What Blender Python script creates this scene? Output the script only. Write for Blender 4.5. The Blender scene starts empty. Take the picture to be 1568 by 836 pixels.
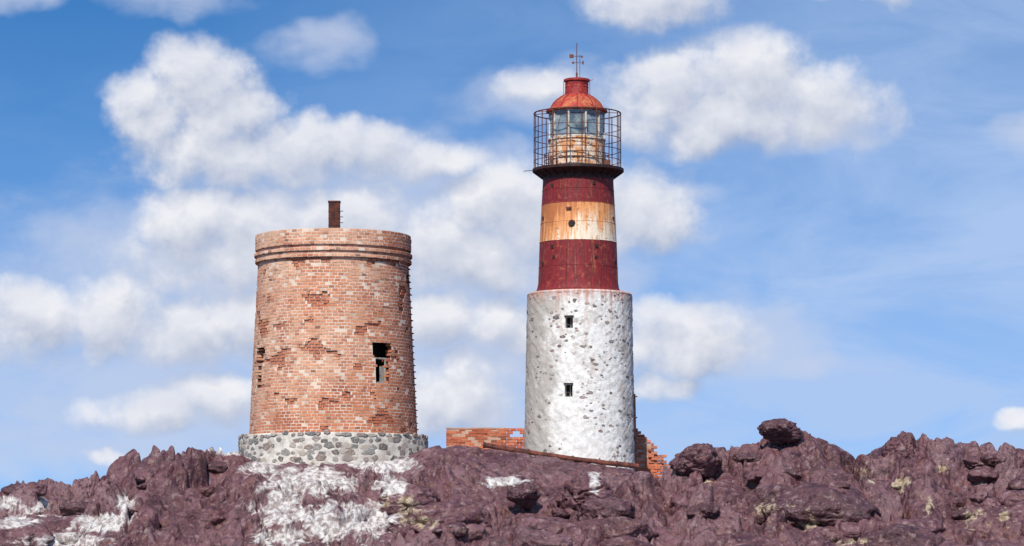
import bpy, bmesh, math, random
import numpy as np
from mathutils import Vector
random.seed(7); rng=np.random.default_rng(11)
F=4800.0; CZ=1.7; D=120.0; HY=900.0
def wx(px,Y=D): return (px-784.0)*Y/F
def wz(py,Y=D): return CZ+(HY-py)*Y/F

# ---------------------------------------------------------------- noise
def _h(ix,iy,iz,seed):
    n=(ix.astype(np.int64)*374761393+iy.astype(np.int64)*668265263+iz.astype(np.int64)*2147483647*3+seed*974634777)&0xffffffff
    n=((n^(n>>13))*1274126177)&0xffffffff
    n=((n^(n>>16))*2246822519)&0xffffffff
    n=n^(n>>13)
    return (n&0xffffff)/float(0xffffff)
def vnoise3(x,y,z,seed=0):
    ix=np.floor(x);iy=np.floor(y);iz=np.floor(z)
    fx=x-ix;fy=y-iy;fz=z-iz
    ux=fx*fx*fx*(fx*(fx*6-15)+10);uy=fy*fy*fy*(fy*(fy*6-15)+10);uz=fz*fz*fz*(fz*(fz*6-15)+10)
    r=0
    for a in (0,1):
        for b in (0,1):
            for c in (0,1):
                w=(ux if a else 1-ux)*(uy if b else 1-uy)*(uz if c else 1-uz)
                r=r+w*_h(ix+a,iy+b,iz+c,seed)
    return r*2-1
def perlin(x,y,seed=0):
    ix=np.floor(x);iy=np.floor(y);fx=x-ix;fy=y-iy
    ux=fx*fx*fx*(fx*(fx*6-15)+10);uy=fy*fy*fy*(fy*(fy*6-15)+10)
    z=np.zeros_like(ix); r=0
    for a in (0,1):
        for b in (0,1):
            ang=_h(ix+a,iy+b,z,seed)*2*np.pi
            g=np.cos(ang)*(fx-a)+np.sin(ang)*(fy-b)
            r=r+g*(ux if a else 1-ux)*(uy if b else 1-uy)
    return r*1.5
def fbm(x,y,seed=0,o=5,g=0.5):
    r=0;a=1.0
    for i in range(o):
        r=r+a*perlin(x*2**i+i*17.3,y*2**i-i*9.1,seed+i);a*=g
    return r
def voro(x,y,seed):
    ix=np.floor(x);iy=np.floor(y);z=np.zeros_like(ix)
    f1=np.full(x.shape,9.0);f2=np.full(x.shape,9.0);cx=np.zeros_like(x);cy=np.zeros_like(x);dx=np.zeros_like(x);dy=np.zeros_like(x)
    for a in (-1,0,1):
        for b in (-1,0,1):
            px=ix+a+0.1+0.8*_h(ix+a,iy+b,z,seed);py=iy+b+0.1+0.8*_h(ix+a,iy+b,z+1,seed)
            d=np.hypot(x-px,y-py)
            m=d<f1
            f2=np.where(m,f1,np.minimum(f2,d))
            f1=np.where(m,d,f1);cx=np.where(m,ix+a,cx);cy=np.where(m,iy+b,cy);dx=np.where(m,x-px,dx);dy=np.where(m,y-py,dy)
    return f1,f2,cx,cy,dx,dy

# ---------------------------------------------------------------- mesh helpers
def mesh_obj(name,verts,faces,mat=None,col=None,smooth=False,parent=None,loc=None):
    verts=np.asarray(verts,dtype=np.float64)
    me=bpy.data.meshes.new(name)
    if isinstance(faces,np.ndarray):
        n=len(faces);k=faces.shape[1]
        me.vertices.add(len(verts));me.vertices.foreach_set('co',verts.astype(np.float32).ravel())
        me.loops.add(n*k);me.loops.foreach_set('vertex_index',faces.astype(np.int32).ravel())
        me.polygons.add(n);me.polygons.foreach_set('loop_start',np.arange(0,n*k,k,dtype=np.int32))
        me.polygons.foreach_set('loop_total',np.full(n,k,dtype=np.int32))
        me.update(calc_edges=True)
    else:
        me.from_pydata([tuple(v) for v in verts],[],faces);me.update()
    if col is not None:
        at=me.color_attributes.new('col','FLOAT_COLOR','POINT')
        c=np.ones((len(verts),4),dtype=np.float32);c[:,:col.shape[1]]=col
        at.data.foreach_set('color',c.ravel())
    me.polygons.foreach_set('use_smooth',np.full(len(me.polygons),bool(smooth)))
    ob=bpy.data.objects.new(name,me);bpy.context.scene.collection.objects.link(ob)
    if mat: me.materials.append(mat)
    if parent: ob.parent=parent
    if loc: ob.location=loc
    return ob
def empty(name,loc):
    e=bpy.data.objects.new(name,None);e.location=loc;e.empty_display_size=.5
    bpy.context.scene.collection.objects.link(e);return e
def revolve(name,prof,mat,parent,n=96,smooth=True,x0=0):
    v=[];f=[]
    for (r,z) in prof:
        for i in range(n):
            a=2*math.pi*i/n;v.append((x0+r*math.sin(a),-r*math.cos(a),z))
    for j in range(len(prof)-1):
        for i in range(n):
            a=j*n+i;b=j*n+(i+1)%n;f.append((a,b,b+n,a+n))
    ob=mesh_obj(name,v,f,mat,parent=parent,smooth=smooth)
    if smooth:
        m=ob.modifiers.new('es','EDGE_SPLIT');m.split_angle=math.radians(32)
    return ob
class MB:
    def __init__(s): s.v=[];s.f=[]
    def tube(s,a,b,r,n=8):
        a=Vector(a);b=Vector(b);d=(b-a).normalized()
        u=d.orthogonal().normalized();w=d.cross(u);k=len(s.v)
        for p in (a,b):
            for i in range(n):
                t=2*math.pi*i/n;s.v.append(tuple(p+u*math.cos(t)*r+w*math.sin(t)*r))
        for i in range(n):
            j=(i+1)%n;s.f.append((k+i,k+j,k+n+j,k+n+i))
        s.f.append(tuple(k+i for i in range(n-1,-1,-1)));s.f.append(tuple(k+n+i for i in range(n)))
    def ring(s,R,z,r,n=64,m=6,x0=0):
        k=len(s.v)
        for i in range(n):
            a=2*math.pi*i/n
            for j in range(m):
                t=2*math.pi*j/m;rr=R+r*math.cos(t)
                s.v.append((x0+rr*math.sin(a),-rr*math.cos(a),z+r*math.sin(t)))
        for i in range(n):
            for j in range(m):
                s.f.append((k+i*m+j,k+((i+1)%n)*m+j,k+((i+1)%n)*m+(j+1)%m,k+i*m+(j+1)%m))
    def box(s,c,sz,th=0.0):
        k=len(s.v);ct=math.cos(th);st=math.sin(th)
        for dz in (-1,1):
            for dx,dy in ((-1,-1),(1,-1),(1,1),(-1,1)):
                x=dx*sz[0]/2;y=dy*sz[1]/2
                s.v.append((c[0]+x*ct-y*st,c[1]+x*st+y*ct,c[2]+dz*sz[2]/2))
        for q in ((3,2,1,0),(4,5,6,7),(0,1,5,4),(1,2,6,5),(2,3,7,6),(3,0,4,7)): s.f.append(tuple(k+i for i in q))
    def obj(s,name,mat,parent=None,smooth=False):
        return mesh_obj(name,s.v,s.f,mat,parent=parent,smooth=smooth)
def pol(r,th,z,x0=0): return (x0+r*math.sin(th),-r*math.cos(th),z)

# ---------------------------------------------------------------- material helpers
class NT:
    def __init__(s,tree): s.t=tree;s.n=tree.nodes;s.l=tree.links
    def new(s,ty,**k):
        n=s.n.new(ty)
        for a,b in k.items(): setattr(n,a,b)
        return n
    def link(s,a,b): s.l.new(a,b)
    def setin(s,n,i,v):
        if isinstance(v,bpy.types.NodeSocket): s.l.new(v,n.inputs[i])
        else: n.inputs[i].default_value=v
    def math(s,op,a,b=None,c=None,clamp=False):
        n=s.new('ShaderNodeMath',operation=op);n.use_clamp=clamp
        s.setin(n,0,a)
        if b is not None: s.setin(n,1,b)
        if c is not None: s.setin(n,2,c)
        return n.outputs[0]
    def vmath(s,op,a,b=None):
        n=s.new('ShaderNodeVectorMath',operation=op);s.setin(n,0,a)
        if b is not None: s.setin(n,1,b)
        return n.outputs['Value'] if op in('DOT_PRODUCT','LENGTH') else n.outputs[0]
    def noise(s,vec,scale,detail=4,rough=.55,dist=0):
        n=s.new('ShaderNodeTexNoise');s.l.new(vec,n.inputs['Vector']);n.inputs['Scale'].default_value=scale
        n.inputs['Detail'].default_value=detail;n.inputs['Roughness'].default_value=rough;n.inputs['Distortion'].default_value=dist
        return n
    def ramp(s,f,lo,hi,smooth=True,a=0.,b=1.):
        n=s.new('ShaderNodeMapRange');n.interpolation_type='SMOOTHSTEP' if smooth else 'LINEAR'
        s.setin(n,0,f);n.inputs[1].default_value=lo;n.inputs[2].default_value=hi;n.inputs[3].default_value=a;n.inputs[4].default_value=b
        return n.outputs[0]
    def mix(s,f,a,b,mode='MIX'):
        n=s.new('ShaderNodeMix',data_type='RGBA',blend_type=mode);s.setin(n,0,f)
        for i,v in ((6,a),(7,b)):
            if isinstance(v,tuple): v=(*v,1) if len(v)==3 else v
            s.setin(n,i,v)
        return n.outputs[2]
    def mapping(s,vec,scale=(1,1,1),loc=(0,0,0),rot=(0,0,0)):
        n=s.new('ShaderNodeMapping');s.l.new(vec,n.inputs[0]);n.inputs['Scale'].default_value=scale;n.inputs['Location'].default_value=loc;n.inputs['Rotation'].default_value=rot
        return n.outputs[0]
    def bump(s,h,strength=.5,dist=.02,normal=None):
        n=s.new('ShaderNodeBump');s.l.new(h,n.inputs['Height']);n.inputs['Strength'].default_value=strength;n.inputs['Distance'].default_value=dist
        if normal is not None: s.l.new(normal,n.inputs['Normal'])
        return n.outputs[0]
def newmat(name,rough=.85,metal=0):
    m=bpy.data.materials.new(name);m.use_nodes=True;nt=NT(m.node_tree)
    b=m.node_tree.nodes['Principled BSDF'];b.inputs['Roughness'].default_value=rough;b.inputs['Metallic'].default_value=metal
    b.inputs['Specular IOR Level'].default_value=.25
    tc=nt.new('ShaderNodeTexCoord');return m,nt,b,tc.outputs['Object']

# rock
def rock_mat():
    m,nt,b,co=newmat('purple_porphyry_rock',.52)
    b.inputs['Specular IOR Level'].default_value=.42
    at=nt.new('ShaderNodeAttribute',attribute_name='col');sp=nt.new('ShaderNodeSeparateColor');nt.link(at.outputs['Color'],sp.inputs[0])
    gu,li,ti=sp.outputs
    n1=nt.noise(co,.7,4,.6);n2=nt.noise(co,1.8,6,.60);n3=nt.noise(co,4.5,4,.62)
    c=nt.mix(nt.ramp(n1.outputs[0],.38,.62),(.085,.028,.034),(.150,.062,.070))
    c=nt.mix(nt.ramp(n2.outputs[0],.50,.66),c,(.140,.056,.046))
    c=nt.mix(nt.math('MULTIPLY',nt.ramp(ti,.45,.9),.5),c,(.200,.112,.118))
    c=nt.mix(nt.math('MULTIPLY',nt.ramp(ti,.45,.1),.6),c,(.052,.020,.024))
    c=nt.mix(nt.math('MULTIPLY',nt.ramp(n3.outputs[0],.54,.68),.55),c,(.30,.21,.20))
    c=nt.mix(nt.math('MULTIPLY',nt.ramp(n3.outputs[0],.46,.36),.8),c,(.030,.012,.015))
    geo=nt.new('ShaderNodeNewGeometry');sn=nt.new('ShaderNodeSeparateXYZ');nt.link(geo.outputs['Normal'],sn.inputs[0]);up=sn.outputs[2]
    ln=nt.ramp(nt.math('ADD',nt.math('MULTIPLY',li,.36),nt.math('ADD',n2.outputs[0],nt.math('MULTIPLY',n3.outputs[0],.4))),.96,1.10)
    c=nt.mix(nt.math('MULTIPLY',ln,.75),c,nt.mix(nt.ramp(n3.outputs[0],.4,.6),(.24,.16,.08),(.50,.41,.27)))
    n5=nt.noise(co,1.2,6,.68,.8)
    gn=nt.ramp(nt.math('ADD',nt.math('MULTIPLY',gu,.47),nt.math('ADD',n5.outputs[0],nt.math('MULTIPLY',up,.12))),.81,.96)
    c=nt.mix(nt.math('MULTIPLY',gn,.88),c,nt.mix(nt.ramp(n3.outputs[0],.38,.58),(.30,.24,.22),(.68,.64,.59)))
    nt.link(c,b.inputs['Base Color'])
    h=nt.math('ADD',nt.math('MULTIPLY',n2.outputs[0],1.5),nt.math('MULTIPLY',n3.outputs[0],.7))
    nt.link(nt.bump(h,.95,.15),b.inputs['Normal'])
    return m
ROCK=rock_mat()
def brick_mat():
    m,nt,b,co=newmat('weathered_brick',.9)
    at=nt.new('ShaderNodeAttribute',attribute_name='col')
    n=nt.noise(co,30,4,.7);n2=nt.noise(co,5,6,.7);n3=nt.noise(nt.mapping(co,(1.5,1.5,.25)),1.6,5,.6)
    c=nt.mix(nt.ramp(n.outputs[0],.3,.7,a=0,b=.3),at.outputs['Color'],nt.mix(.5,at.outputs['Color'],(.64,.44,.31)))
    c=nt.mix(nt.ramp(n2.outputs[0],.57,.70,a=0,b=.35),c,(.17,.05,.03))
    c=nt.mix(nt.ramp(n3.outputs[0],.54,.78,a=0,b=.30),c,(.20,.085,.055))
    nt.link(c,b.inputs['Base Color']);nt.link(nt.bump(n.outputs[0],.5,.02),b.inputs['Normal']);return m
BRICK=brick_mat()
def simple(name,c1,c2,scale,rough=.85,metal=0,lo=.35,hi=.65,stretch=(1,1,1),bump=.4,bd=.02):
    m,nt,b,co=newmat(name,rough,metal)
    n=nt.noise(nt.mapping(co,stretch),scale,6,.65)
    nt.link(nt.mix(nt.ramp(n.outputs[0],lo,hi),c1,c2),b.inputs['Base Color'])
    nt.link(nt.bump(n.outputs[0],bump,bd),b.inputs['Normal']);return m
MORTAR=simple('lime_mortar',(.70,.56,.44),(.46,.29,.20),1.4,lo=.42,hi=.66)
RUBM=simple('rubble_mortar',(.62,.57,.50),(.40,.35,.30),2.5,bump=.8,bd=.06)
RUST=simple('rusted_iron',(.13,.035,.02),(.045,.02,.018),5)
PIPE=simple('rust_pipe_iron',(.19,.06,.04),(.07,.025,.02),4)
DARK=simple('painted_dark_interior',(.02,.016,.015),(.035,.028,.025),2)  # near-black base colour paints in the darkness behind openings
BLACK=simple('black_painted_iron',(.015,.012,.012),(.06,.022,.016),6,.6)
WOOD=simple('grey_weathered_wood',(.40,.37,.33),(.18,.15,.12),6,stretch=(4,4,.6))
RAIL=simple('railing_iron',(.05,.022,.02),(.18,.06,.035),9,.6)
BRASS=simple('lamp_metal',(.14,.14,.13),(.34,.33,.30),7,.5,.4)
def stone_mat():
    m,nt,b,co=newmat('field_stone',.85)
    at=nt.new('ShaderNodeAttribute',attribute_name='col');n=nt.noise(co,14,6,.7)
    nt.link(nt.mix(nt.ramp(n.outputs[0],.45,.75),at.outputs['Color'],(.50,.45,.41)),b.inputs['Base Color']);nt.link(nt.bump(n.outputs[0],.7,.03),b.inputs['Normal']);return m
STONE=stone_mat()
def white_mat():
    m,nt,b,co=newmat('whitewashed_render',.85)
    n1=nt.noise(co,1.1,6,.65);n2=nt.noise(co,5,7,.7);n3=nt.noise(nt.mapping(co,(3,3,.25)),2.2,5,.6);n4=nt.noise(co,3.1,5,.7)
    s=nt.new('ShaderNodeSeparateXYZ');nt.link(co,s.inputs[0])
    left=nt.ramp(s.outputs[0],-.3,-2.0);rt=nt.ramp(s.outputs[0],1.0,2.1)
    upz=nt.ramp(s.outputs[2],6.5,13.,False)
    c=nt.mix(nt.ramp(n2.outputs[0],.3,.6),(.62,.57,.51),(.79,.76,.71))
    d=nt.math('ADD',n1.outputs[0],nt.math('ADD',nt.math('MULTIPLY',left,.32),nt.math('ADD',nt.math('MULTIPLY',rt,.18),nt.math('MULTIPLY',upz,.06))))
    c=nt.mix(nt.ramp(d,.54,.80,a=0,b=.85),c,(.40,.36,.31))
    w=nt.ramp(nt.math('ADD',n4.outputs[0],nt.math('MULTIPLY',upz,.05)),.58,.69);c=nt.mix(nt.math('MULTIPLY',w,.6),c,nt.mix(nt.ramp(n2.outputs[0],.4,.6),(.28,.21,.18),(.50,.44,.39)))
    st=nt.ramp(nt.math('ADD',n3.outputs[0],nt.math('MULTIPLY',upz,.12)),.60,.78);c=nt.mix(nt.math('MULTIPLY',st,.42),c,(.50,.33,.24))
    top=nt.ramp(nt.math('ADD',s.outputs[2],nt.math('MULTIPLY',n3.outputs[0],1.8)),13.35,13.95)
    c=nt.mix(nt.math('MULTIPLY',top,.8),c,(.52,.24,.17))
    nt.link(c,b.inputs['Base Color'])
    nt.link(nt.bump(n2.outputs[0],.7,.06),b.inputs['Normal']);return m
WHITE=white_mat()
def tower_paint():
    m,nt,b,co=newmat('banded_tower_paint',.62)
    s=nt.new('ShaderNodeSeparateXYZ');nt.link(co,s.inputs[0]);z=s.outputs[2]
    n1=nt.noise(nt.mapping(co,(3.4,3.4,.28)),2.2,7,.68);n2=nt.noise(co,5.5,7,.7);n3=nt.noise(co,1.3,4,.6)
    red=nt.mix(nt.ramp(n1.outputs[0],.38,.62),(.24,.020,.022),(.110,.017,.021))
    red=nt.mix(nt.ramp(n1.outputs[0],.54,.66,a=0,b=.65),red,(.36,.10,.05))
    red=nt.mix(nt.ramp(n2.outputs[0],.53,.66,a=0,b=.75),red,(.34,.09,.05))
    red=nt.mix(nt.ramp(n2.outputs[0],.44,.32,a=0,b=.75),red,(.06,.015,.015))
    zb=wz(366,118.5);zt=wz(308,118.5)
    hgt=nt.ramp(z,zb+.1,zt,False)
    lf=nt.ramp(s.outputs[0],.5,-1.5,False)
    q=nt.math('ADD',n1.outputs[0],nt.math('ADD',nt.math('MULTIPLY',hgt,.26),nt.math('MULTIPLY',lf,.22)))
    cr=nt.mix(nt.ramp(q,.52,.70),(.80,.67,.50),(.70,.30,.11))
    cr=nt.mix(nt.ramp(q,.72,.86,a=0,b=.8),cr,(.38,.11,.04))
    cr=nt.mix(nt.ramp(n2.outputs[0],.55,.64,a=0,b=.8),cr,(.45,.15,.05))
    zz=nt.math('ADD',z,nt.math('MULTIPLY',nt.math('SUBTRACT',n2.outputs[0],.5),.08))
    inb=nt.math('MULTIPLY',nt.ramp(zz,zb-.02,zb+.02),nt.ramp(zz,zt+.02,zt-.02))
    c=nt.mix(inb,red,cr)
    c=nt.mix(nt.ramp(zz,wz(268,118.5)-.02,wz(268,118.5)+.05),c,(.02,.012,.012))
    nt.link(c,b.inputs['Base Color']);nt.link(nt.bump(nt.math('ADD',n2.outputs[0],n3.outputs[0]),.5,.05),b.inputs['Normal']);return m
PAINT=tower_paint()
def patch(name,cols,rough=.6,sc=4):
    m,nt,b,co=newmat(name,rough)
    n1=nt.noise(nt.mapping(co,(1.6,1.6,.7)),sc,7,.7);n2=nt.noise(co,sc*2.2,6,.7)
    c=nt.mix(nt.ramp(n1.outputs[0],.42,.58),cols[0],cols[1]);c=nt.mix(nt.ramp(n2.outputs[0],.51,.62),c,cols[2])
    nt.link(c,b.inputs['Base Color']);nt.link(nt.bump(n2.outputs[0],.5,.02),b.inputs['Normal']);return m
DOMEP=patch('rusted_red_dome_paint',((.40,.04,.03),(.46,.15,.06),(.17,.03,.02)),sc=2.6)
REDP=patch('red_iron_paint',((.32,.025,.025),(.22,.022,.022),(.36,.07,.04)))
DRUMP=patch('rusted_drum_paint',((.70,.60,.48),(.62,.25,.08),(.28,.08,.03)),sc=2.6)
MULL=patch('mullion_paint',((.62,.60,.54),(.42,.36,.28),(.35,.15,.07)))
def glass():
    m=bpy.data.materials.new('lantern_glass');m.use_nodes=True;nt=NT(m.node_tree);nt.n.clear()
    o=nt.new('ShaderNodeOutputMaterial');t=nt.new('ShaderNodeBsdfTransparent');t.inputs[0].default_value=(.72,.80,.80,1)
    g=nt.new('ShaderNodeBsdfGlossy');g.inputs['Roughness'].default_value=.12;g.inputs[0].default_value=(.85,.92,.92,1)
    d=nt.new('ShaderNodeBsdfDiffuse');d.inputs[0].default_value=(.42,.47,.45,1)
    tc=nt.new('ShaderNodeTexCoord');n=nt.noise(tc.outputs['Object'],2.5,5,.6)
    m1=nt.new('ShaderNodeMixShader');m1.inputs[0].default_value=.12;nt.link(t.outputs[0],m1.inputs[1]);nt.link(g.outputs[0],m1.inputs[2])
    m2=nt.new('ShaderNodeMixShader');nt.link(nt.ramp(n.outputs[0],.35,.68,a=.12,b=.6),m2.inputs[0]);nt.link(m1.outputs[0],m2.inputs[1]);nt.link(d.outputs[0],m2.inputs[2])
    nt.link(m2.outputs[0],o.inputs[0]);return m
GLASS=glass()

# ---------------------------------------------------------------- terrain
crest=[(-900,900),(-300,860),(-120,790),(0,754),(30,739),(60,737),(110,737),(150,729),(172,708),(200,695),(250,690),(320,688),(365,692),(390,708),(500,712),(610,704),(650,686),(700,682),(740,686),(800,694),(850,701),(900,709),(960,718),(1000,726),(1022,724),(1036,698),(1050,688),(1100,686),(1155,680),(1175,668),(1240,662),(1270,678),(1295,692),(1335,702),(1347,696),(1358,672),(1385,666),(1450,672),(1490,680),(1530,680),(1568,688),(1700,710),(1900,790),(2400,900)]
CPX=np.array([p for p,_ in crest],float);CPY=np.array([q for _,q in crest],float)
cx_=np.array([wx(p,115) for p,_ in crest]);cz_=np.array([wz(q,115) for _,q in crest])
def blk(x,y,cell,seed,tilt=1.25,aniso=1.2,crack=.5,ew=.16):
    u=x/cell;v=y/(cell*aniso)
    w=perlin(u*.9,v*.9,seed+50)*.45;w2=perlin(u*.9+31,v*.9+7,seed+51)*.45
    u=u+w+perlin(u*2.5,v*2.5,seed+52)*.10;v=v+w2+perlin(u*2.5+5,v*2.5,seed+53)*.10
    f1,f2,cx,cy,dx,dy=voro(u,v,seed);z=np.zeros_like(cx)
    r1=_h(cx,cy,z+5,seed);r2=_h(cx,cy,z+6,seed)-.5;r3=_h(cx,cy,z+7,seed)-.5
    e=np.clip((f2-f1)/ew,0,1);e=np.sqrt(e*(2-e))
    h=((r1-.5)+tilt*(r2*dx+r3*dy)*2)*e-crack*(1-e)+.30*(1-np.minimum(f1,1)**2)-.13
    return h,r1
CORP=np.arange(-400,2000,4.0);COR=np.zeros_like(CORP)
def terrain(x,y,want=False):
    x=np.asarray(x,float);y=np.asarray(y,float)
    ys_=np.maximum(y,5)
    px=784+x*F/ys_
    yc=115.0
    xw=x+perlin(x*.9,y*.9,3)*.12
    C=np.interp(xw,cx_,cz_)
    t=(y-(yc-19))/19
    tf=np.clip(t,0,1)
    front=C*(tf**1.08)
    back=np.clip((y-(yc+9))/30,0,1);bk=back*back*(3-2*back)
    base=np.where(t<1,front,(C-.12*np.clip((y-yc)/2,0,1)-.18*np.clip(y-yc-2,0,9)/9)*(1-bk))
    inside=np.clip(t*3,0,1)*(1-bk)*np.clip((75-np.abs(x))/20,0,1)
    slab=np.exp(-((px-830)/150)**4)*np.clip((y-106.5)/3,0,1)
    calm=np.where((px>340)&(px<1015),1,0)*np.clip((y-112)/2.5,0,1)
    calm2=np.clip((y-115.2)/1.0,0,1)
    A=inside*(1-.5*slab)*(1-.6*calm)*(1-.8*calm2)
    h1,a1=blk(x,y,2.6,1);h2,a2=blk(x,y,1.15,2);h3,a3=blk(x,y,.55,3)
    big=fbm(x/5,y/5,20,3)
    det=fbm(x/.9,y/1.1,30,4,.45)
    gr=np.exp(-np.abs(perlin(x/1.7+3,y/2.2,77)+.3*perlin(x/.5,y/.6,78))/.05)
    z=base+A*(big*.30+h1*.70+h2*.46+h3*.17+det*.10-gr*.20)
    w=np.clip((t-.25)/.6,0,1)*(1-bk)
    z=z+w*np.interp(px,CORP,COR)*ys_/F
    z+=(1-np.clip(inside,0,1))*.05*fbm(x/3,y/3,60,3)
    if want: return z,a1,a2,a3
    return z
for it_ in range(3):
    yy=np.arange(103,116.6,.1);PP,YY=np.meshgrid(CORP,yy)
    ZZ_=terrain((PP-784)*YY/F,YY);PYY=HY-(ZZ_-CZ)*F/YY
    sk=PYY.min(0);df=sk-np.interp(CORP,CPX,CPY)
    kk=np.exp(-(np.arange(-12,13)*4/16.0)**2/2);kk/=kk.sum()
    COR=COR+np.convolve(np.pad(df,12,mode='edge'),kk,'valid')*.95
def axis(segs):
    o=[]
    for a,b,s in segs:
        n=max(1,int(round((b-a)/s)));o+=list(np.linspace(a,b,n,endpoint=False))
    o.append(segs[-1][1]);return np.array(o)
xs=axis([(-3000,-300,300),(-300,-60,12),(-60,-25,.6),(-25,-21,.12),(-21,21,.042),(21,25,.12),(25,60,.6),(60,300,12),(300,3000,300)])
ys=axis([(-300,0,30),(0,90,3),(90,102.5,.25),(102.5,116.5,.042),(116.5,122,.25),(122,160,1.),(160,300,10),(300,6000,300)])
GX,GY=np.meshgrid(xs,ys)
GZ,a1,a2,a3=terrain(GX,GY,True)
guano=[(480,735,85,28),(430,770,55,45),(520,800,80,40),(590,712,60,14),(570,790,50,26),(150,800,60,20),(60,775,36,16),(15,770,30,12),(100,828,90,14),(440,822,60,20),(770,737,45,9),(345,690,40,8),(400,715,40,12),(20,800,40,14),(190,770,20,20),(910,740,10,22,),(600,745,30,20)]
lich=[(620,772,40,20),(1180,775,36,18),(1440,712,18,20),(1492,792,30,22),(1380,740,16,30),(711,812,10,10),(1240,800,20,20),(1325,725,18,24),(640,800,50,12),(1090,740,20,8),(1540,790,20,16),(1300,830,40,10),(1420,780,14,20)]
def masks(X,Y,Z):
    Y=np.where(np.abs(Y)<1,1,Y)
    px=784+X*F/Y;py=HY-(Z-CZ)*F/Y
    def acc(L):
        r=np.zeros_like(px)
        for a,b,c,d in L: r=np.maximum(r,np.exp(-(((px-a)/c)**2+((py-b)/d)**2)*.8))
        return r
    ok=(Y>95)&(Y<135)
    return acc(guano)*ok,acc(lich)*ok
gm,lm=masks(GX,GY,GZ)
tint=np.clip(.4*a1+.35*a2+.25*a3,0,1)
nx,ny=len(xs),len(ys)
idx=np.arange(nx*ny).reshape(ny,nx)
faces=np.stack([idx[:-1,:-1],idx[:-1,1:],idx[1:,1:],idx[1:,:-1]],-1).reshape(-1,4)
ground=mesh_obj('rocky_ground',np.stack([GX,GY,GZ],-1).reshape(-1,3),faces,ROCK,np.stack([gm,lm,tint],-1).reshape(-1,3),smooth=True)

# ---------------------------------------------------------------- boulders
def ico(n):
    bm=bmesh.new();bmesh.ops.create_icosphere(bm,subdivisions=n,radius=1);bm.verts.ensure_lookup_table()
    a=np.array([v.co[:] for v in bm.verts]);b=np.array([[v.index for v in f.verts] for f in bm.faces]);bm.free();return a,b
ICO,ICOF=ico(6);I5=ico(5);I4=ico(4)
def rockshape(size,seed,P=ICO,npl=15,k=10.):
    r=np.random.default_rng(seed)
    nrm=r.normal(size=(npl,3));nrm/=np.linalg.norm(nrm,axis=1)[:,None]
    dist=r.uniform(.60,.95,npl)
    dt=P@nrm.T
    rr=np.where(dt>.05,dist/np.maximum(dt,.05),9)
    R=-np.log(np.exp(-k*np.minimum(rr,1.3)).sum(1))/k+.12
    Q=P*R[:,None];s=seed*3.7;m=size[0]
    def n(f,sd): return vnoise3(Q[:,0]*f*1.0+s,Q[:,1]*f,Q[:,2]*f,sd)
    f0=max(1.,m)
    R2=n(1.6,1)*.13+n(3.6,2)*.085+n(8,3)*.035+n(17,4)*.014
    R2=R2-.12*np.exp(-np.abs(n(1.5*f0,7)+.25*n(5,8))/.06)-.05*np.exp(-np.abs(n(3.2*f0,9)+.2*n(9,10))/.06)
    Q=Q+P*R2[:,None]
    a=r.uniform(0,6.28);c,sn=math.cos(a),math.sin(a)
    Q=np.stack([Q[:,0]*c-Q[:,1]*sn,Q[:,0]*sn+Q[:,1]*c,Q[:,2]],-1)
    return Q*np.array(size)
def boulder(px,py,wpx,hpx,Y,seed,tn=.2,depth=1.0):
    c=np.array([wx(px,Y),Y,wz(py,Y)])
    V=rockshape((wpx/2*Y/F,wpx/2*Y/F*depth,hpx/2*Y/F),seed)
    V=V*np.array([wpx*Y/F/(V[:,0].max()-V[:,0].min()),1,hpx*Y/F/(V[:,2].max()-V[:,2].min())])
    col=np.zeros((len(V),3));g,l=masks(V[:,0]+c[0],V[:,1]+c[1],V[:,2]+c[2]);col[:,0]=g;col[:,1]=l;col[:,2]=tn
    mesh_obj('boulder',V,ICOF,ROCK,col,smooth=True,loc=tuple(c))
boulder(1195,662,72,40,114.2,5,.15)
boulder(803,758,54,44,108.5,9,.1)
boulder(1070,708,84,60,113.2,14,.3)
boulder(905,762,98,70,109.0,21,.5,1.2)
boulder(1374,694,54,62,114.0,35,.4)
VV=[];FF=[];CC=[];k=0
r=np.random.default_rng(8)
for i in range(250):
    Y=r.uniform(102,114.3);X=r.uniform(-21,21);pxx=784+X*F/Y
    if Y>111.5 and 350<pxx<1015: continue
    if 640<pxx<1000 and Y>107.5 and r.random()<.75: continue
    if 380<pxx<620 and r.random()<.6: continue
    s=r.choice([.26,.45,.8,1.25],p=[.22,.30,.30,.18])*r.uniform(.8,1.2)
    if Y>111.8: s=min(s,.42)
    z=float(terrain(np.array([X]),np.array([Y]))[0])
    P_,F_=I5 if s>.5 else I4
    V=rockshape((s*r.uniform(1.1,1.6),s*1.15,s*r.uniform(.6,.8)),100+i,P_)+np.array([X,Y,z-s*r.uniform(.28,.46)])
    g,l=masks(V[:,0],V[:,1],V[:,2]);VV.append(V);FF.append(F_+k);k+=len(V)
    CC.append(np.stack([g,l,np.full(len(V),r.uniform(.15,.75))],-1))
mesh_obj('rock_outcrops',np.concatenate(VV),np.concatenate(FF),ROCK,np.concatenate(CC),smooth=True)

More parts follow.
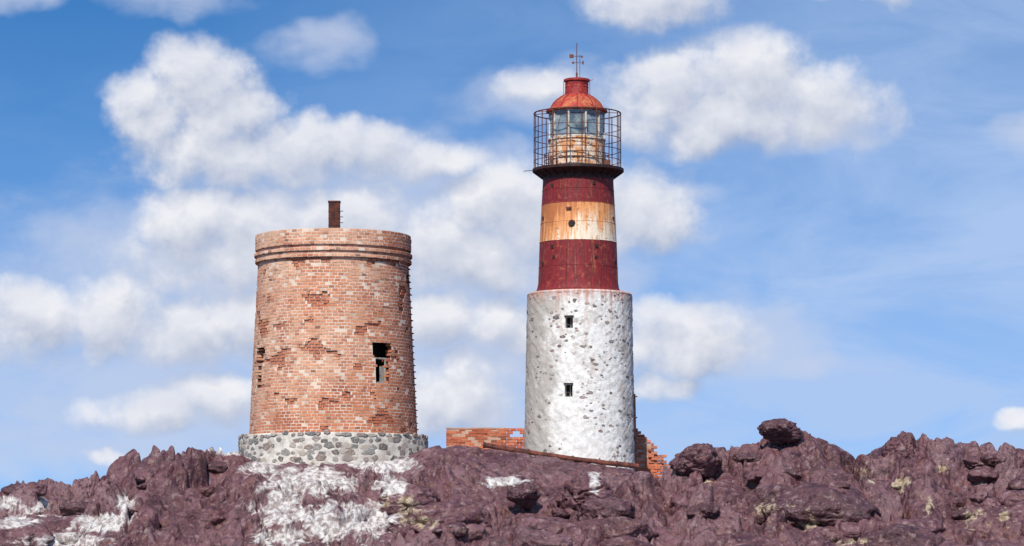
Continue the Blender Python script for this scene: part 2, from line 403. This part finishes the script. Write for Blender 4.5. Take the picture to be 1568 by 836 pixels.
# ---------------------------------------------------------------- brick helpers
QF=np.array([[0,1,3,2],[4,6,7,5],[0,4,5,1],[2,3,7,6],[0,2,6,4],[1,5,7,3]])
def bricks_mesh(name,B,cols,parent,mat=BRICK,loc=None):
    n=len(B);V=B.reshape(-1,3);Fc=(QF[None]+np.arange(n)[:,None,None]*8).reshape(-1,4)
    return mesh_obj(name,V,Fc,mat,np.repeat(cols,8,axis=0),parent=parent,loc=loc)
def brickcol(u,z,n,zlow,zhigh,th):
    a=fbm(u*.35,z*.35,70,3);b=fbm(u*.9+9,z*.6,80,4);rd=rng.random(n)
    c=np.zeros((n,3));c[:]=(.56,.180,.080)
    def mixc(c,w,t): w=np.clip(w,0,1)[:,None];return c*(1-w)+np.array(t)*w
    hh=(z-zlow)/(zhigh-zlow)
    c=mixc(c,(rd-.5)*1.2,(.66,.30,.155))
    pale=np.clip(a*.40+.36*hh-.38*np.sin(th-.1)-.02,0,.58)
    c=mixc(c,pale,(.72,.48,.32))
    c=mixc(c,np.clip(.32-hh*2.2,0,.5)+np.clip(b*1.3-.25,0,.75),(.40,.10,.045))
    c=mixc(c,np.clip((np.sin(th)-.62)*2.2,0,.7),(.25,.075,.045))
    c=mixc(c,(.22-rng.random(n))*3,(.34,.085,.045))
    c=mixc(c,(.07-rng.random(n))*12,(.15,.06,.045))
    return c*rng.uniform(.88,1.10,n)[:,None]

# ================================================================= BRICK TOWER
BX=wx(510.5);bt=empty('round_brick_tower',(BX,D,0))
z0=1.7+238*116.8/4800;z1=1.7+551*117.05/4800;CH=.1180;NC=int(round((z1-z0)/CH));CH=(z1-z0)/NC
def rb(j):
    k=NC-1-j
    if k==0: return 2.965
    if k<5: return 2.98
    if k==5: return 2.90
    if k==6: return 3.02
    if k==7: return 2.95
    if k==8: return 2.99
    return 3.215+(2.875-3.215)*(j/(NC-9))
def hole(th,z):
    if 9.34<z<10.92:
        lo,hi=(.585,.80) if z<10.35 else (.545+.03*(10.89-z),.86)
        if lo<th<hi: return True
    if 9.3<z<10.80:
        lo,hi=(-1.12,-1.00) if z<10.2 else (-1.20,-.93+.1*(z-10.78))
        if lo<th<hi: return True
    return False
def eros(t,z): return fbm(np.asarray(t)*2.2,np.asarray(z)*1.1,90,3)
B=[];TH=[];ZZ=[];ER=[]
for j in range(NC):
    R=rb(j);n=int(round(2*math.pi*R/.225));off=(j%2)*.5+random.uniform(-.12,.12)
    za=z0+j*CH+.016;zb=z0+(j+1)*CH-.016
    for i in range(n):
        ta=(i+off)/n*2*math.pi-math.pi;tb=ta+2*math.pi/n;tm=(ta+tb)/2
        if hole(tm,(za+zb)/2): continue
        g=.014/R
        er=float(eros([tm],[za])[0]);ew=0
        dr=random.gauss(0,.005)
        if er>.42 and NC-j>9: dr-=random.uniform(.01,.07);ew=1
        zt=zb
        if j==NC-1 and random.random()<.25: dr-=.03;zt=zb-random.uniform(.02,.06)
        P=[]
        sk=random.gauss(0,.004)
        for rr in (R-.30,R+dr):
            for kz,z in enumerate((za,zt)):
                for kt,t in enumerate((ta+g,tb-g)):
                    P.append(pol(rr,t+random.uniform(-.003,.003),z+random.uniform(-.006,.006)+sk*(kt*2-1)))
        B.append(P);TH.append(tm);ZZ.append(za);ER.append(ew)
B=np.array(B);TH=np.array(TH);ZZ=np.array(ZZ);ER=np.array(ER,float)[:,None]
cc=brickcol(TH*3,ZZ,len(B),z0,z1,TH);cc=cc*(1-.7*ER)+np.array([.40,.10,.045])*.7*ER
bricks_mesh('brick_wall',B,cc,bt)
v=[];f=[];N=360
EG=eros(*np.meshgrid((np.arange(N)+.5)/N*2*np.pi-np.pi,z0+np.arange(NC)*CH))
for j in range(NC):
    for i in range(N):
        R=rb(j)-(.085 if (EG[j,i]>.40 and NC-j>9) else .008)
        ta=2*math.pi*i/N-math.pi;tb=ta+2*math.pi/N
        if hole((ta+tb)/2,z0+(j+.5)*CH): continue
        k=len(v);v+=[pol(R,ta,z0+j*CH),pol(R,tb,z0+j*CH),pol(R,tb,z0+(j+1)*CH),pol(R,ta,z0+(j+1)*CH)];f.append((k,k+1,k+2,k+3))
mesh_obj('mortar_joints',v,f,MORTAR,parent=bt)
revolve('dark_inner_cylinder',[(2.25,z0-.2),(2.2,z1-.25),(0.01,z1-.25)],DARK,bt,64)  # dark cylinder behind the bricks, its colour imitates the unlit inside
revolve('parapet_coping',[(2.6,z1-.3),(2.6,z1-.015),(2.93,z1-.015)],MORTAR,bt,120,False)
mb=MB()
def wbox(th,z,w,h,r,d=.06):
    x,y,zz=pol(r,th,z);mb.box((x,y,z),(w,d,h),th)
wbox(.610,9.85,.07,.95,2.93);wbox(.785,9.85,.06,.95,2.93);wbox(.70,9.40,.5,.07,2.93);wbox(.745,9.72,.20,.62,2.86,.03);wbox(.70,10.32,.62,.06,2.90)
wbox(-1.05,9.75,.26,.9,2.95,.04)
mb.obj('window_timbers',WOOD,bt)
mb=MB()
for i in range(30):
    z=z0+.25+i*.245
    if z>z1-.95: break
    R=3.215+(2.875-3.215)*((z-z0)/(z1-z0-1));t0=1.46
    e=.06+random.uniform(-.02,.01)
    a=pol(R-.02,t0-.05,z);b=pol(R+e,t0-.05,z);c=pol(R+e,t0+.07,z);d=pol(R-.02,t0+.07,z)
    mb.tube(a,b,.018,6);mb.tube(b,c,.018,6);mb.tube(c,d,.018,6)
mb.obj('iron_rungs',RUST,bt)
zt=wz(308,119.5)
mb2=MB();mb2.box((.06,-.4,(z1-.5+zt)/2),(.43,.36,zt-z1+.5));mb2.box((.06,-.4,zt-.02),(.47,.40,.06))
for q in range(4): mb2.box((.06,-.4,z1+.12+q*.26),(.445,.375,.03))
for q in range(5):
    z=z1+.05+q*.22;mb2.tube((.27,-.4,z),(.38,-.4,z+.01),.014,5);mb2.tube((.38,-.46,z),(.38,-.34,z),.014,5)
mb2.obj('iron_chimney',RUST,bt)
def stones(name,items,mat,parent):
    V=[];Fs=[];C=[];k=0
    for (th,z,sw,sh,R,col,bul) in items:
        m=random.choice([5,6,7]);ph=random.uniform(0,6)
        ring=[]
        for i in range(m):
            a=2*math.pi*(i+random.uniform(-.28,.28))/m+ph;rr=random.uniform(.75,1.2);ring.append((math.cos(a)*sw*rr,math.sin(a)*sh*rr))
        for (sc,dr) in ((1.0,-.05),(.97,bul*.55),(.80,bul)):
            for (x,y) in ring:
                V.append(pol(R+dr+random.uniform(-.15,.15)*bul,th+x*sc/R,z+y*sc));C.append(col)
        V.append(pol(R+bul*1.02,th,z));C.append(col)
        for l in (0,1):
            for i in range(m):
                a=k+l*m+i;b=k+l*m+(i+1)%m;Fs.append((a,b,b+m,a+m))
        for i in range(m): Fs.append((k+2*m+i,k+2*m+(i+1)%m,k+3*m))
        k+=3*m+1
    return mesh_obj(name,V,Fs,mat,np.array(C),parent=parent)
zp0=5.4
pr=[(3.72,zp0),(3.60,z0-.25),(3.56,z0-.06),(3.50,z0-.0),(2.9,z0+.005)]
revolve('plinth_mortar',pr,RUBM,bt,160)
it=[]
zz=zp0+.15;row=0
while zz<z0-.06:
    n=62
    for i in range(n):
        th=(i+random.uniform(-.35,.35)+.5*(row%2))/n*2*math.pi-math.pi
        if random.random()<.10: continue
        g=random.uniform(.08,.26);c=random.choice([(g,g*.9,g*.80),(g,g*.80,g*.70),(g,g*.92,g*.84),(.38,.32,.26),(.22,.16,.13)])
        s=random.uniform(.10,.23);it.append((th,zz+random.uniform(-.06,.06),s*random.uniform(.9,1.2),min(s*.75,z0+.02-zz),3.59+(3.72-3.6)*max(0,(z0-.25-zz)/(z0-.25-zp0)),c,random.uniform(.015,.04)))
    zz+=.235;row+=1
stones('plinth_stones',it,STONE,bt)

# ================================================================= LIGHTHOUSE
LX=wx(887.5);lh=empty('red_and_white_lighthouse',(LX,D,0))
zt=1.7+458*118/4800
def rl(z): return 2.0+(zt-z)/ (zt-5.9)*.14
holes=[(math.asin((870-887.5)/81),wz(494,118),.28,.44),(math.asin((869-887.5)/83),wz(598,118),.28,.46)]
f=[]
N=384;M=150;zb=4.6
zs=np.linspace(zb,zt-.10,M+1)
TT,ZG=np.meshgrid(np.arange(N)/N*2*np.pi-np.pi,zs)
RR=rl(ZG)+.018*fbm(np.cos(TT)*4+20,ZG*2+np.sin(TT)*4,200,4)+.012*fbm(np.sin(TT)*9,ZG*5+np.cos(TT)*9,210,3)
vx=np.stack([RR*np.sin(TT),-RR*np.cos(TT),ZG],-1).reshape(-1,3)
for j in range(M):
    zc=(zs[j]+zs[j+1])/2
    for i in range(N):
        tc_=(i+.5)/N*2*math.pi-math.pi
        if any(abs(tc_-h[0])*2<h[2]/2 and abs(zc-h[1])<h[3]/2 for h in holes): continue
        i2=(i+1)%N;f.append((j*N+i,j*N+i2,(j+1)*N+i2,(j+1)*N+i))
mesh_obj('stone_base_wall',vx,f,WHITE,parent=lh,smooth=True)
revolve('base_top_rim',[(2.0,zt-.12),(2.01,zt-.06),(1.95,zt),(1.3,zt+.05)],WHITE,lh,128)
mb=MB();mbd=MB();mbf=MB()
for th,zc,w,h in holes:
    hw=w/2;R=rl(zc)
    for s in(-1,1):
        t=th+s*(hw/2.0+.012);x,y,_=pol(R-.19,t,zc);mb.box((x+s*.03*math.cos(th),y,zc),(.07,.32,h+.1),th)
    for s in(-1,1):
        x,y,_=pol(R-.20,th,zc);mb.box((x,y,zc+s*(h/2+.035)),(w+.14,.32,.07),th)
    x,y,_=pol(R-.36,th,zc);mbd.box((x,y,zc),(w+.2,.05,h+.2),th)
    x,y,_=pol(R-.28,th+.01,zc);mbf.box((x,y,zc-.02),(.035,.04,h),th);mbf.box((x,y,zc-.05),(w,.04,.03),th)
    x,y,_=pol(R+.0,th,zc);mbd.box((x,y,zc+h/2+.03),(w+.08,.07,.05),th)
mb.obj('window_reveals',WHITE,lh);mbd.obj('window_dark_backs',DARK,lh);mbf.obj('window_frames',WOOD,lh)
it=[]
for i in range(1900):
    th=random.uniform(-math.pi,math.pi);z=random.uniform(5.2,zt-.12)
    dn=float(fbm(np.array([th*2.0]),np.array([z*.8]),300,3)[0])+.5*(z-6)/7-.22+.2*math.sin(th)
    if dn<random.uniform(-.5,.7): continue
    if any(abs(th-h[0])*2<h[2]*.9 and abs(z-h[1])<h[3]*.8 for h in holes): continue
    g=random.uniform(.10,.38);c=random.choice([(g,g*.72,g*.64),(g,g*.84,g*.78),(g*1.1,g*.78,g*.64),(g*.9,g*.74,g*.74),(.50,.45,.40)])
    s=random.choice([.03,.045,.06,.085])*random.uniform(.8,1.2)
    it.append((th,z,s*random.uniform(.9,1.6),s*.78,rl(z),c,random.uniform(.006,.016)))
stones('exposed_stones',it,STONE,lh)
TX=-.055
Z=lambda py,r: 1.7+(HY-py)*(D-r)/F
tp=[(1.66,zt+.03),(1.66,zt+.07),(1.60,zt+.10),(1.56,zt+.22),(1.53,zt+.4),(1.475,Z(366,1.45)),(1.40,Z(308,1.4)),(1.345,Z(268,1.35)),(1.345,Z(264,1.35))]
ob=revolve('iron_tower',tp,PAINT,lh,128,x0=TX)
mb=MB()
for py in (405,366,337,308,286):
    z=Z(py,1.45);R=np.interp(z,[q[1] for q in tp],[q[0] for q in tp]);mb.ring(R,z,.012,96,6,TX)
z_lo=zt+.25;z_hi=Z(268,1.35)
rad=lambda z: float(np.interp(z,[q[1] for q in tp],[q[0] for q in tp]))
for i in range(12):
    t=i/12*2*math.pi+.2
    mb.tube(pol(rad(z_lo)-.003,t,z_lo,TX),pol(rad(z_hi)-.003,t,z_hi,TX),.014,6)
mb.obj('plate_seams',PAINT,lh)
mb=MB();mr=MB()
for px,py,s in ((846,376,.11),(912,376,.11),(848,392,.09),(911,393,.09),(846,281,.1),(908,279,.1),(832,330,.09),(938,330,.08),(832,400,.09),(940,395,.08)):
    z=Z(py,1.4);R=rad(z);th=math.asin(max(-.97,min(.97,((px-885.5)/40)/R)))
    x,y,_=pol(R,th,z,TX);mr.box((x,y,z),(s*1.4,.05,s*1.4),th)
    x,y,_=pol(R+.02,th,z,TX);mb.box((x,y,z),(s,.04,s),th)  # solid near-black plate on the surface, stands in for a shaded opening
z=Z(318,1.4);x,y,_=pol(rad(z)+.04,-.27,z,TX);mr.box((x,y,z),(.20,.10,.07),-.27)
zq=Z(342,1.4);x,y,_=pol(rad(zq)-.02,-.19,zq,TX);mb.tube((x,y+.05,zq),(x,y-.06,zq),.11,14)
x2,y2,_=pol(rad(zq)-.03,-.19,zq,TX);mr.tube((x2,y2+.05,zq),(x2,y2-.05,zq),.14,14)
mb.obj('port_dark_plates',DARK,lh);mr.obj('port_frames',PIPE,lh)
zg=Z(250,1.74)
revolve('gallery_corbel',[(1.345,Z(272,1.3)),(1.37,Z(264,1.4)),(1.48,zg-.22),(1.68,zg-.12),(1.75,zg-.10),(1.75,zg),(.9,zg+.01)],BLACK,lh,96,x0=TX)
mb=MB()
for i in range(24):
    t=(i+.5)/24*2*math.pi;mb.tube(pol(1.36,t,zg-.36,TX),pol(1.70,t,zg-.11,TX),.022,6)
mb.obj('gallery_brackets',BLACK,lh)
mb=MB();CXr=TX-.03
ztop=Z(164,1.66)
for i in range(18):
    t=(i+.25)/18*2*math.pi
    w=random.uniform(-.015,.015);mb.tube(pol(1.66,t,zg,CXr),pol(1.655,t+w,ztop,CXr),.020,6)
for py,rr in ((164,.024),(187,.013),(204,.016),(222,.016),(238,.014)): mb.ring(1.66,Z(py,1.66),rr,72,6,CXr)
for i in range(6):
    t=(i+.4)/6*2*math.pi;mb.tube(pol(1.66,t,ztop,CXr),pol(1.1,t,ztop+.03,CXr),.014,6)
mb.tube(pol(1.7,-1.5,zg-.05,CXr),(CXr-2.05,-.1,zg-.08),.014,6)
mb.tube((CXr-1.0,-1.35,zg),(CXr-1.0,-1.35,zg+.35),.05,8);mb.box((CXr+1.1,-1.2,zg+.1),(.25,.2,.2))
mb.obj('gallery_railing',RAIL,lh)
LC=-.11
zl=Z(208,1.08);ze=Z(165,1.08)
revolve('lantern_drum',[(1.12,zg),(1.12,zg+.06),(1.07,zg+.07),(1.06,zl-.06),(1.11,zl-.05),(1.11,zl),(.9,zl+.005)],DRUMP,lh,64,x0=LC)
mb=MB()
for i in range(14):
    t=(i+.5)/14*2*math.pi;mb.box(pol(1.06,t,(zg+zl)/2,LC),(.05,.04,zl-zg-.14),t)
mb.obj('drum_ribs',DRUMP,lh)
mb=MB()
for i in range(18):
    t=i/18*2*math.pi;mb.tube(pol(1.25,t,zg,LC),pol(1.25,t,zg+.55,LC),.013,5)
for q in (.3,.55): mb.ring(1.25,zg+q,.016,60,6,LC)
mb.obj('inner_handrail',RUST,lh)
NP=10
v=[];f=[]
for i in range(NP):
    t=(i+.5)/NP*2*math.pi;v+=[pol(1.03,t,zl,LC),pol(1.03,t,ze,LC)]
for i in range(NP): f.append((2*i,2*((i+1)%NP),2*((i+1)%NP)+1,2*i+1))
mesh_obj('lantern_glazing',v,f,GLASS,parent=lh)
mb=MB()
for i in range(NP):
    t=(i+.5)/NP*2*math.pi;mb.box(pol(1.035,t,(zl+ze)/2,LC),(.06,.07,ze-zl),t)
for q in (.04,.98):
    zc=zl+(ze-zl)*q
    for i in range(NP):
        t=(i+.5)/NP*2*math.pi;t2=(i+1.5)/NP*2*math.pi;mb.tube(pol(1.03,t,zc,LC),pol(1.03,t2,zc,LC),.03,6)
mb.obj('lantern_mullions',MULL,lh)
mb=MB()
for i in range(13):
    z=zl+.12+i*.07;R=.42*math.sin(math.pi*(i+1.5)/15)**.5;mb.ring(R,z,.035,32,6,LC)
mb.tube((LC,0,zl),(LC,0,ze),.12,12);mb.box((LC,0,zl+.06),(.7,.7,.12))
for i in range(6):
    t=i/6*2*math.pi;mb.tube(pol(.44,t,zl,LC),pol(.44,t,ze,LC),.02,5)
mb.obj('lamp_lens',BRASS,lh)
revolve('dome_roof',[(1.0,ze-.03),(1.17,ze-.01),(1.18,ze+.05),(1.07,ze+.07),(1.02,ze+.16),(.93,ze+.30),(.79,ze+.44),(.62,ze+.56),(.47,ze+.64)],DOMEP,lh,64,x0=LC)
zn=Z(118,.5)
revolve('ventilator',[(.47,ze+.62),(.45,ze+.68),(.44,zn-.10),(.50,zn-.09),(.50,zn-.02),(.46,zn),(.3,zn+.03),(.06,zn+.06)],REDP,lh,48,x0=LC)
mb=MB()
for i in range(10):
    t=i/10*2*math.pi
    pts=[(1.08,ze+.07),(1.03,ze+.17),(.94,ze+.31),(.80,ze+.45),(.63,ze+.57),(.48,ze+.65)]
    for a,b in zip(pts[:-1],pts[1:]): mb.tube(pol(a[0],t,a[1],LC),pol(b[0],t,b[1],LC),.016,5)
for z in (zn-.2,zn-.32): mb.ring(.445,z,.012,32,5,LC)
mb.tube(pol(1.15,-1.57,ze+.03,LC),pol(1.5,-1.57,ze+.02,LC),.012,5);mb.tube(pol(.48,1.57,zn-.05,LC),pol(.62,1.57,zn-.02,LC),.012,5)
mb.tube((LC+.5,-.05,ze+.58),(LC+.5,-.05,zn-.1),.012,5);mb.tube((LC-.5,-.05,ze+.58),(LC-.5,-.05,zn-.1),.012,5)
mb.obj('dome_ribs',REDP,lh)
mb=MB();za=Z(66,0)
mb.tube((LC,0,zn),(LC,0,za),.016,6);mb.tube((LC,0,zn),(LC,0,zn+.25),.035,8)
zv=Z(86,0);mb.tube((LC-.24,0,zv),(LC+.2,0,zv),.012,5)
mb.tube((LC+.12,0,zn),(LC+.12,0,zv+.05),.01,5);mb.tube((LC-.18,0,zv-.25),(LC+.24,0,zv-.25),.010,5)
mb.box((LC-.2,0,zv),(.16,.02,.14));mb.box((LC+.2,0,zv-.02),(.07,.07,.07));mb.box((LC-.14,0,zv-.25),(.08,.05,.08));mb.box((LC+.24,0,zv-.25),(.06,.06,.12))
mb.obj('weather_vane',RAIL,lh)
mb=MB();mb.tube(pol(2.17,1.42,5.5),pol(2.10,1.42,9.1),.05,8)  # black tube with clips, added in place of the narrow shadow strip here
for z in (6.4,7.3,8.2,9.0): mb.box(pol(2.16,1.42,z),(.12,.12,.04),1.42)
mb.obj('shadow_strip_tube',BLACK,lh)

# ================================================================= RUINED WALL
YW=122.4
rw=empty('ruined_brick_wall',(0,YW,0))
top=[(683,656),(760,656),(803,655),(960,655),(978,658),(988,664),(996,674),(1002,684),(1012,694),(1022,702),(1032,714)]
tx=np.array([wx(p,YW) for p,_ in top]);tz=np.array([wz(q,YW) for _,q in top])
B=[];UX=[];UZ=[]
zb=4.6;j=0;CW=.115
while zb+j*CW<tz.max():
    za=zb+j*CW;x=tx[0]-(.13 if j%2 else 0)
    while x<tx[-1]+.1:
        w=.25;xl=max(x,tx[0]);xr=x+w
        xm=(xl+xr)/2;tl=np.interp(xm,tx,tz)
        if xr>xl+.05 and xm<tx[-1] and za+.08<=tl+random.uniform(-.03,.02):
            inh=(wx(774,YW)<xm<wx(800,YW)) and (wz(668,YW)<za+.04<wz(659,YW)) and random.random()<.85
            if not inh:
                rgh=.045 if xm>wx(960,YW) else .012
                d=random.gauss(0,rgh);e=rgh*.5
                P=[]
                for yy in (.25,-.12+d):
                    for zz_ in (za+.008,za+CW-.010+random.uniform(-e,e)):
                        for xx in (xl+.008+random.uniform(-e,e),xr-.008): P.append((xx,yy,zz_))
                B.append(P);UX.append(xm);UZ.append(za)
        x+=w
    j+=1
B=np.array(B);UX=np.array(UX);UZ=np.array(UZ)
c=brickcol(UX,UZ,len(B),4,9,UX*0+.5);c=c*np.array([.98,.72,.65])*rng.uniform(.7,1.1,len(B))[:,None];bricks_mesh('brick_courses',B,c,rw)
WM=simple('wall_mortar',(.40,.20,.13),(.50,.34,.25),2)
mb=MB()
xa=wx(684,YW);xb=wx(773,YW);mb.box(((xa+xb)/2,.07,(4.6+tz[0]-.05)/2),(xb-xa,.36,tz[0]-.05-4.6))
for p0,p1 in ((960,978),(978,988),(988,997),(997,1006)):
    h=wz(np.interp(p1,[a for a,_ in top],[b for _,b in top]),YW)-.1
    mb.box(((wx(p0,YW)+wx(p1,YW))/2,.07,(4.6+h)/2),(wx(p1,YW)-wx(p0,YW)-.004,.34,h-4.6))
mb.box(((xa+xb)/2,.07,tz[0]+.0),(xb-xa+.03,.40,.05))
mb.obj('wall_mortar_core',WM,rw)

# ================================================================= RUSTY PIPE
YP=115.4
a=Vector((wx(741,YP),YP,wz(681,YP)));b=Vector((wx(978,YP),YP,wz(714,YP)))
ip=empty('rusty_pipe',tuple(a))
mb=MB();K=14
pts=[(b-a)*(i/K)+Vector((0,0,-.06*math.sin(math.pi*i/K)+random.uniform(-.008,.008))) for i in range(K+1)]
for i in range(K): mb.tube(pts[i],pts[i+1],.095,10)
for i in (0,4,8,12): mb.tube(pts[i]+Vector((-.03,0,.0)),pts[i]+Vector((.05,0,-.005)),.125,10)
mb.obj('pipe_run',PIPE,ip)

# ================================================================= SKY
SUN_EL=math.radians(46);sx,sy=-.24,-1.0;SUN_ROT=math.atan2(sx,sy)
STR=.10
w=bpy.data.worlds.new('World');bpy.context.scene.world=w;w.use_nodes=True
try:
    w.cycles.sampling_method='MANUAL';w.cycles.sample_map_resolution=256
except Exception as e: print(e)
nt=NT(w.node_tree);nt.n.clear()
out=nt.new('ShaderNodeOutputWorld');bg=nt.new('ShaderNodeBackground');bg.inputs[1].default_value=STR
bg2=nt.new('ShaderNodeBackground');bg2.inputs[1].default_value=STR
tc=nt.new('ShaderNodeTexCoord');dirn=nt.vmath('NORMALIZE',tc.outputs['Generated'])
sp=nt.new('ShaderNodeSeparateXYZ');nt.link(dirn,sp.inputs[0])
az=nt.math('ARCTAN2',sp.outputs[0],sp.outputs[1]);el=nt.math('ARCSINE',sp.outputs[2])
U=nt.math('MULTIPLY_ADD',az,F/100,7.84);V=nt.math('MULTIPLY',el,F/100)
cb=nt.new('ShaderNodeCombineXYZ');nt.link(U,cb.inputs[0]);nt.link(V,cb.inputs[1]);P=cb.outputs[0]
sky=nt.new('ShaderNodeTexSky',sky_type='NISHITA');sky.sun_disc=False;sky.sun_elevation=SUN_EL;sky.sun_rotation=SUN_ROT;sky.dust_density=.4;sky.air_density=1.0;sky.ozone_density=2.0
zz=nt.math('MULTIPLY_ADD',sp.outputs[2],2.6,.10)
cb2=nt.new('ShaderNodeCombineXYZ');nt.link(sp.outputs[0],cb2.inputs[0]);nt.link(sp.outputs[1],cb2.inputs[1]);nt.link(zz,cb2.inputs[2])
nt.link(nt.vmath('NORMALIZE',cb2.outputs[0]),sky.inputs[0])
skyc=sky.outputs[0]
def pxl(L): return [(a/100,(HY-b)/100,c/100,d/100,(e[0] if e else 1)) for a,b,c,d,*e in L]
main=pxl([(305,130,80,66),(235,175,80,56),(350,190,70,80),(325,240,130,56),(460,240,100,46),(560,235,85,42),(650,250,100,32,.8),
 (300,345,85,60),(400,350,120,60),(545,350,120,60),(650,385,100,62),(740,400,95,58),(430,400,220,60),
 (750,310,84,54),(810,330,70,70),(990,325,88,66),(930,300,60,45),
 (1145,125,100,70),(1030,150,115,56),(1245,170,115,66),(1100,190,200,50),(810,140,72,36,.6),
 (1000,5,105,52),(1310,0,80,22,.8),
 (50,495,100,56),(175,485,80,60),(285,505,120,52),(400,500,100,50),
 (335,615,80,46),(230,630,100,30),(700,600,100,56),(650,490,80,40),(775,505,70,44),
 (1045,522,115,50),(1000,585,60,26,.7),(165,697,40,16,.8),(1548,657,38,15,.7)])
faint=pxl([(480,88,80,36,1.0),(40,15,65,28),(270,10,110,28),(730,238,80,26),(1020,290,70,26),(1200,555,110,24),(450,440,460,140,1.5),(350,600,420,140,1.5),(620,300,260,80,1.2),(720,520,180,170,1.3),(1280,215,90,30),(1545,225,60,30,.6),(830,150,130,50),(100,680,260,60,1.2),(1130,520,140,60)])
def blobs(p,L,sm=False):
    acc=None
    for (a,b,c,d,wt) in L:
        s=nt.new('ShaderNodeVectorMath',operation='MULTIPLY_ADD');nt.link(p,s.inputs[0]);s.inputs[1].default_value=(1/c,1/d,0);s.inputs[2].default_value=(-a/c,-b/d,0)
        q=nt.vmath('DOT_PRODUCT',s.outputs[0],s.outputs[0])
        q=nt.math('SUBTRACT',wt,q)
        acc=q if acc is None else nt.math('MAXIMUM',acc,q)
    return nt.math('MAXIMUM',acc,-1.8)
def dens(p,det):
    n=nt.noise(p,.9,4,.55);o=nt.vmath('SUBTRACT',n.outputs[1],(.5,.5,.5));o=nt.vmath('MULTIPLY',o,(1.15,.75,0))
    q=nt.vmath('ADD',p,o)
    b=blobs(q,main)
    n2=nt.noise(p,1.35,det,.57)
    return nt.math('ADD',b,nt.math('MULTIPLY',nt.math('SUBTRACT',n2.outputs[0],.5),2.7))
d0=dens(P,8);d1=dens(nt.vmath('ADD',P,(-.12,.32,0)),5)
alpha=nt.ramp(d0,-.75,.90)
light=nt.math('SUBTRACT',d0,d1)
nf=nt.noise(nt.mapping(P,(.5,.9,1)),1.2,6,.58,.3)
n0=nt.noise(P,.8,3,.5)
fb=blobs(nt.vmath('ADD',P,nt.vmath('MULTIPLY',nt.vmath('SUBTRACT',n0.outputs[1],(.5,.5,.5)),(1.6,1.0,0))),faint)
fa=nt.math('MULTIPLY',nt.ramp(nt.math('ADD',fb,nt.math('MULTIPLY',nt.math('SUBTRACT',nf.outputs[0],.5),3.0)),-.7,1.5),.75)
hz=nt.math('ADD',nt.math('MULTIPLY',nt.ramp(U,3.,15.,False),.56),nt.math('MULTIPLY',nt.ramp(V,9.,1.5,False),.52))
nw=nt.noise(nt.mapping(P,(.22,.7,1),rot=(0,0,.35)),1.0,6,.6,.6)
hz=nt.math('MULTIPLY',hz,nt.ramp(nw.outputs[0],.25,.75,a=.6,b=1.3))
K=1/STR
def kc(r,g,b): return (r*K,g*K,b*K,1)
base=nt.mix(1.0,skyc,(.46,1.18,1.70),'MULTIPLY')
base1=nt.mix(nt.math('MINIMUM',hz,.9),base,kc(.44,.59,.88))
base1=nt.mix(fa,base1,kc(.57,.64,.81))
cl=nt.mix(nt.ramp(light,-1.2,.85,False),kc(.38,.44,.59),kc(.90,.90,.93))
cl=nt.mix(nt.ramp(nf.outputs[0],.35,.7,a=.0,b=.45),cl,kc(.56,.61,.75))
alpha=nt.math('MULTIPLY',alpha,.95)
nt.link(nt.mix(alpha,base1,cl),bg.inputs[0])
simple_sky=nt.mix(.22,base,kc(.62,.70,.84));nt.link(simple_sky,bg2.inputs[0])
win=nt.math('MULTIPLY',nt.math('MULTIPLY',nt.ramp(U,-9.,-5.),nt.ramp(U,25.,21.)),nt.math('MULTIPLY',nt.ramp(V,15.,11.),nt.ramp(V,-1.,0.)))
ms=nt.new('ShaderNodeMixShader');nt.link(win,ms.inputs[0]);nt.link(bg2.outputs[0],ms.inputs[1]);nt.link(bg.outputs[0],ms.inputs[2]);nt.link(ms.outputs[0],out.inputs[0])

# sun + camera
sl=bpy.data.lights.new('sun','SUN');sl.energy=5.0;sl.angle=math.radians(.5);sl.color=(1,.96,.89)
so=bpy.data.objects.new('sun',sl);bpy.context.scene.collection.objects.link(so)
hn=math.hypot(sx,sy);dv=Vector((sx/hn*math.cos(SUN_EL),sy/hn*math.cos(SUN_EL),math.sin(SUN_EL)))
so.rotation_euler=dv.to_track_quat('Z','Y').to_euler();so.location=(0,60,60)
cam=bpy.data.cameras.new('camera');co=bpy.data.objects.new('camera',cam);bpy.context.scene.collection.objects.link(co)
co.location=(0,0,CZ);co.rotation_euler=(math.radians(90),0,0)
cam.sensor_width=36;cam.lens=36*F/1568;cam.shift_y=(HY-418)/1568;cam.clip_end=9000;cam.clip_start=.5
sc=bpy.context.scene;sc.camera=co
sc.view_settings.view_transform='Standard';sc.view_settings.look='None';sc.view_settings.exposure=0
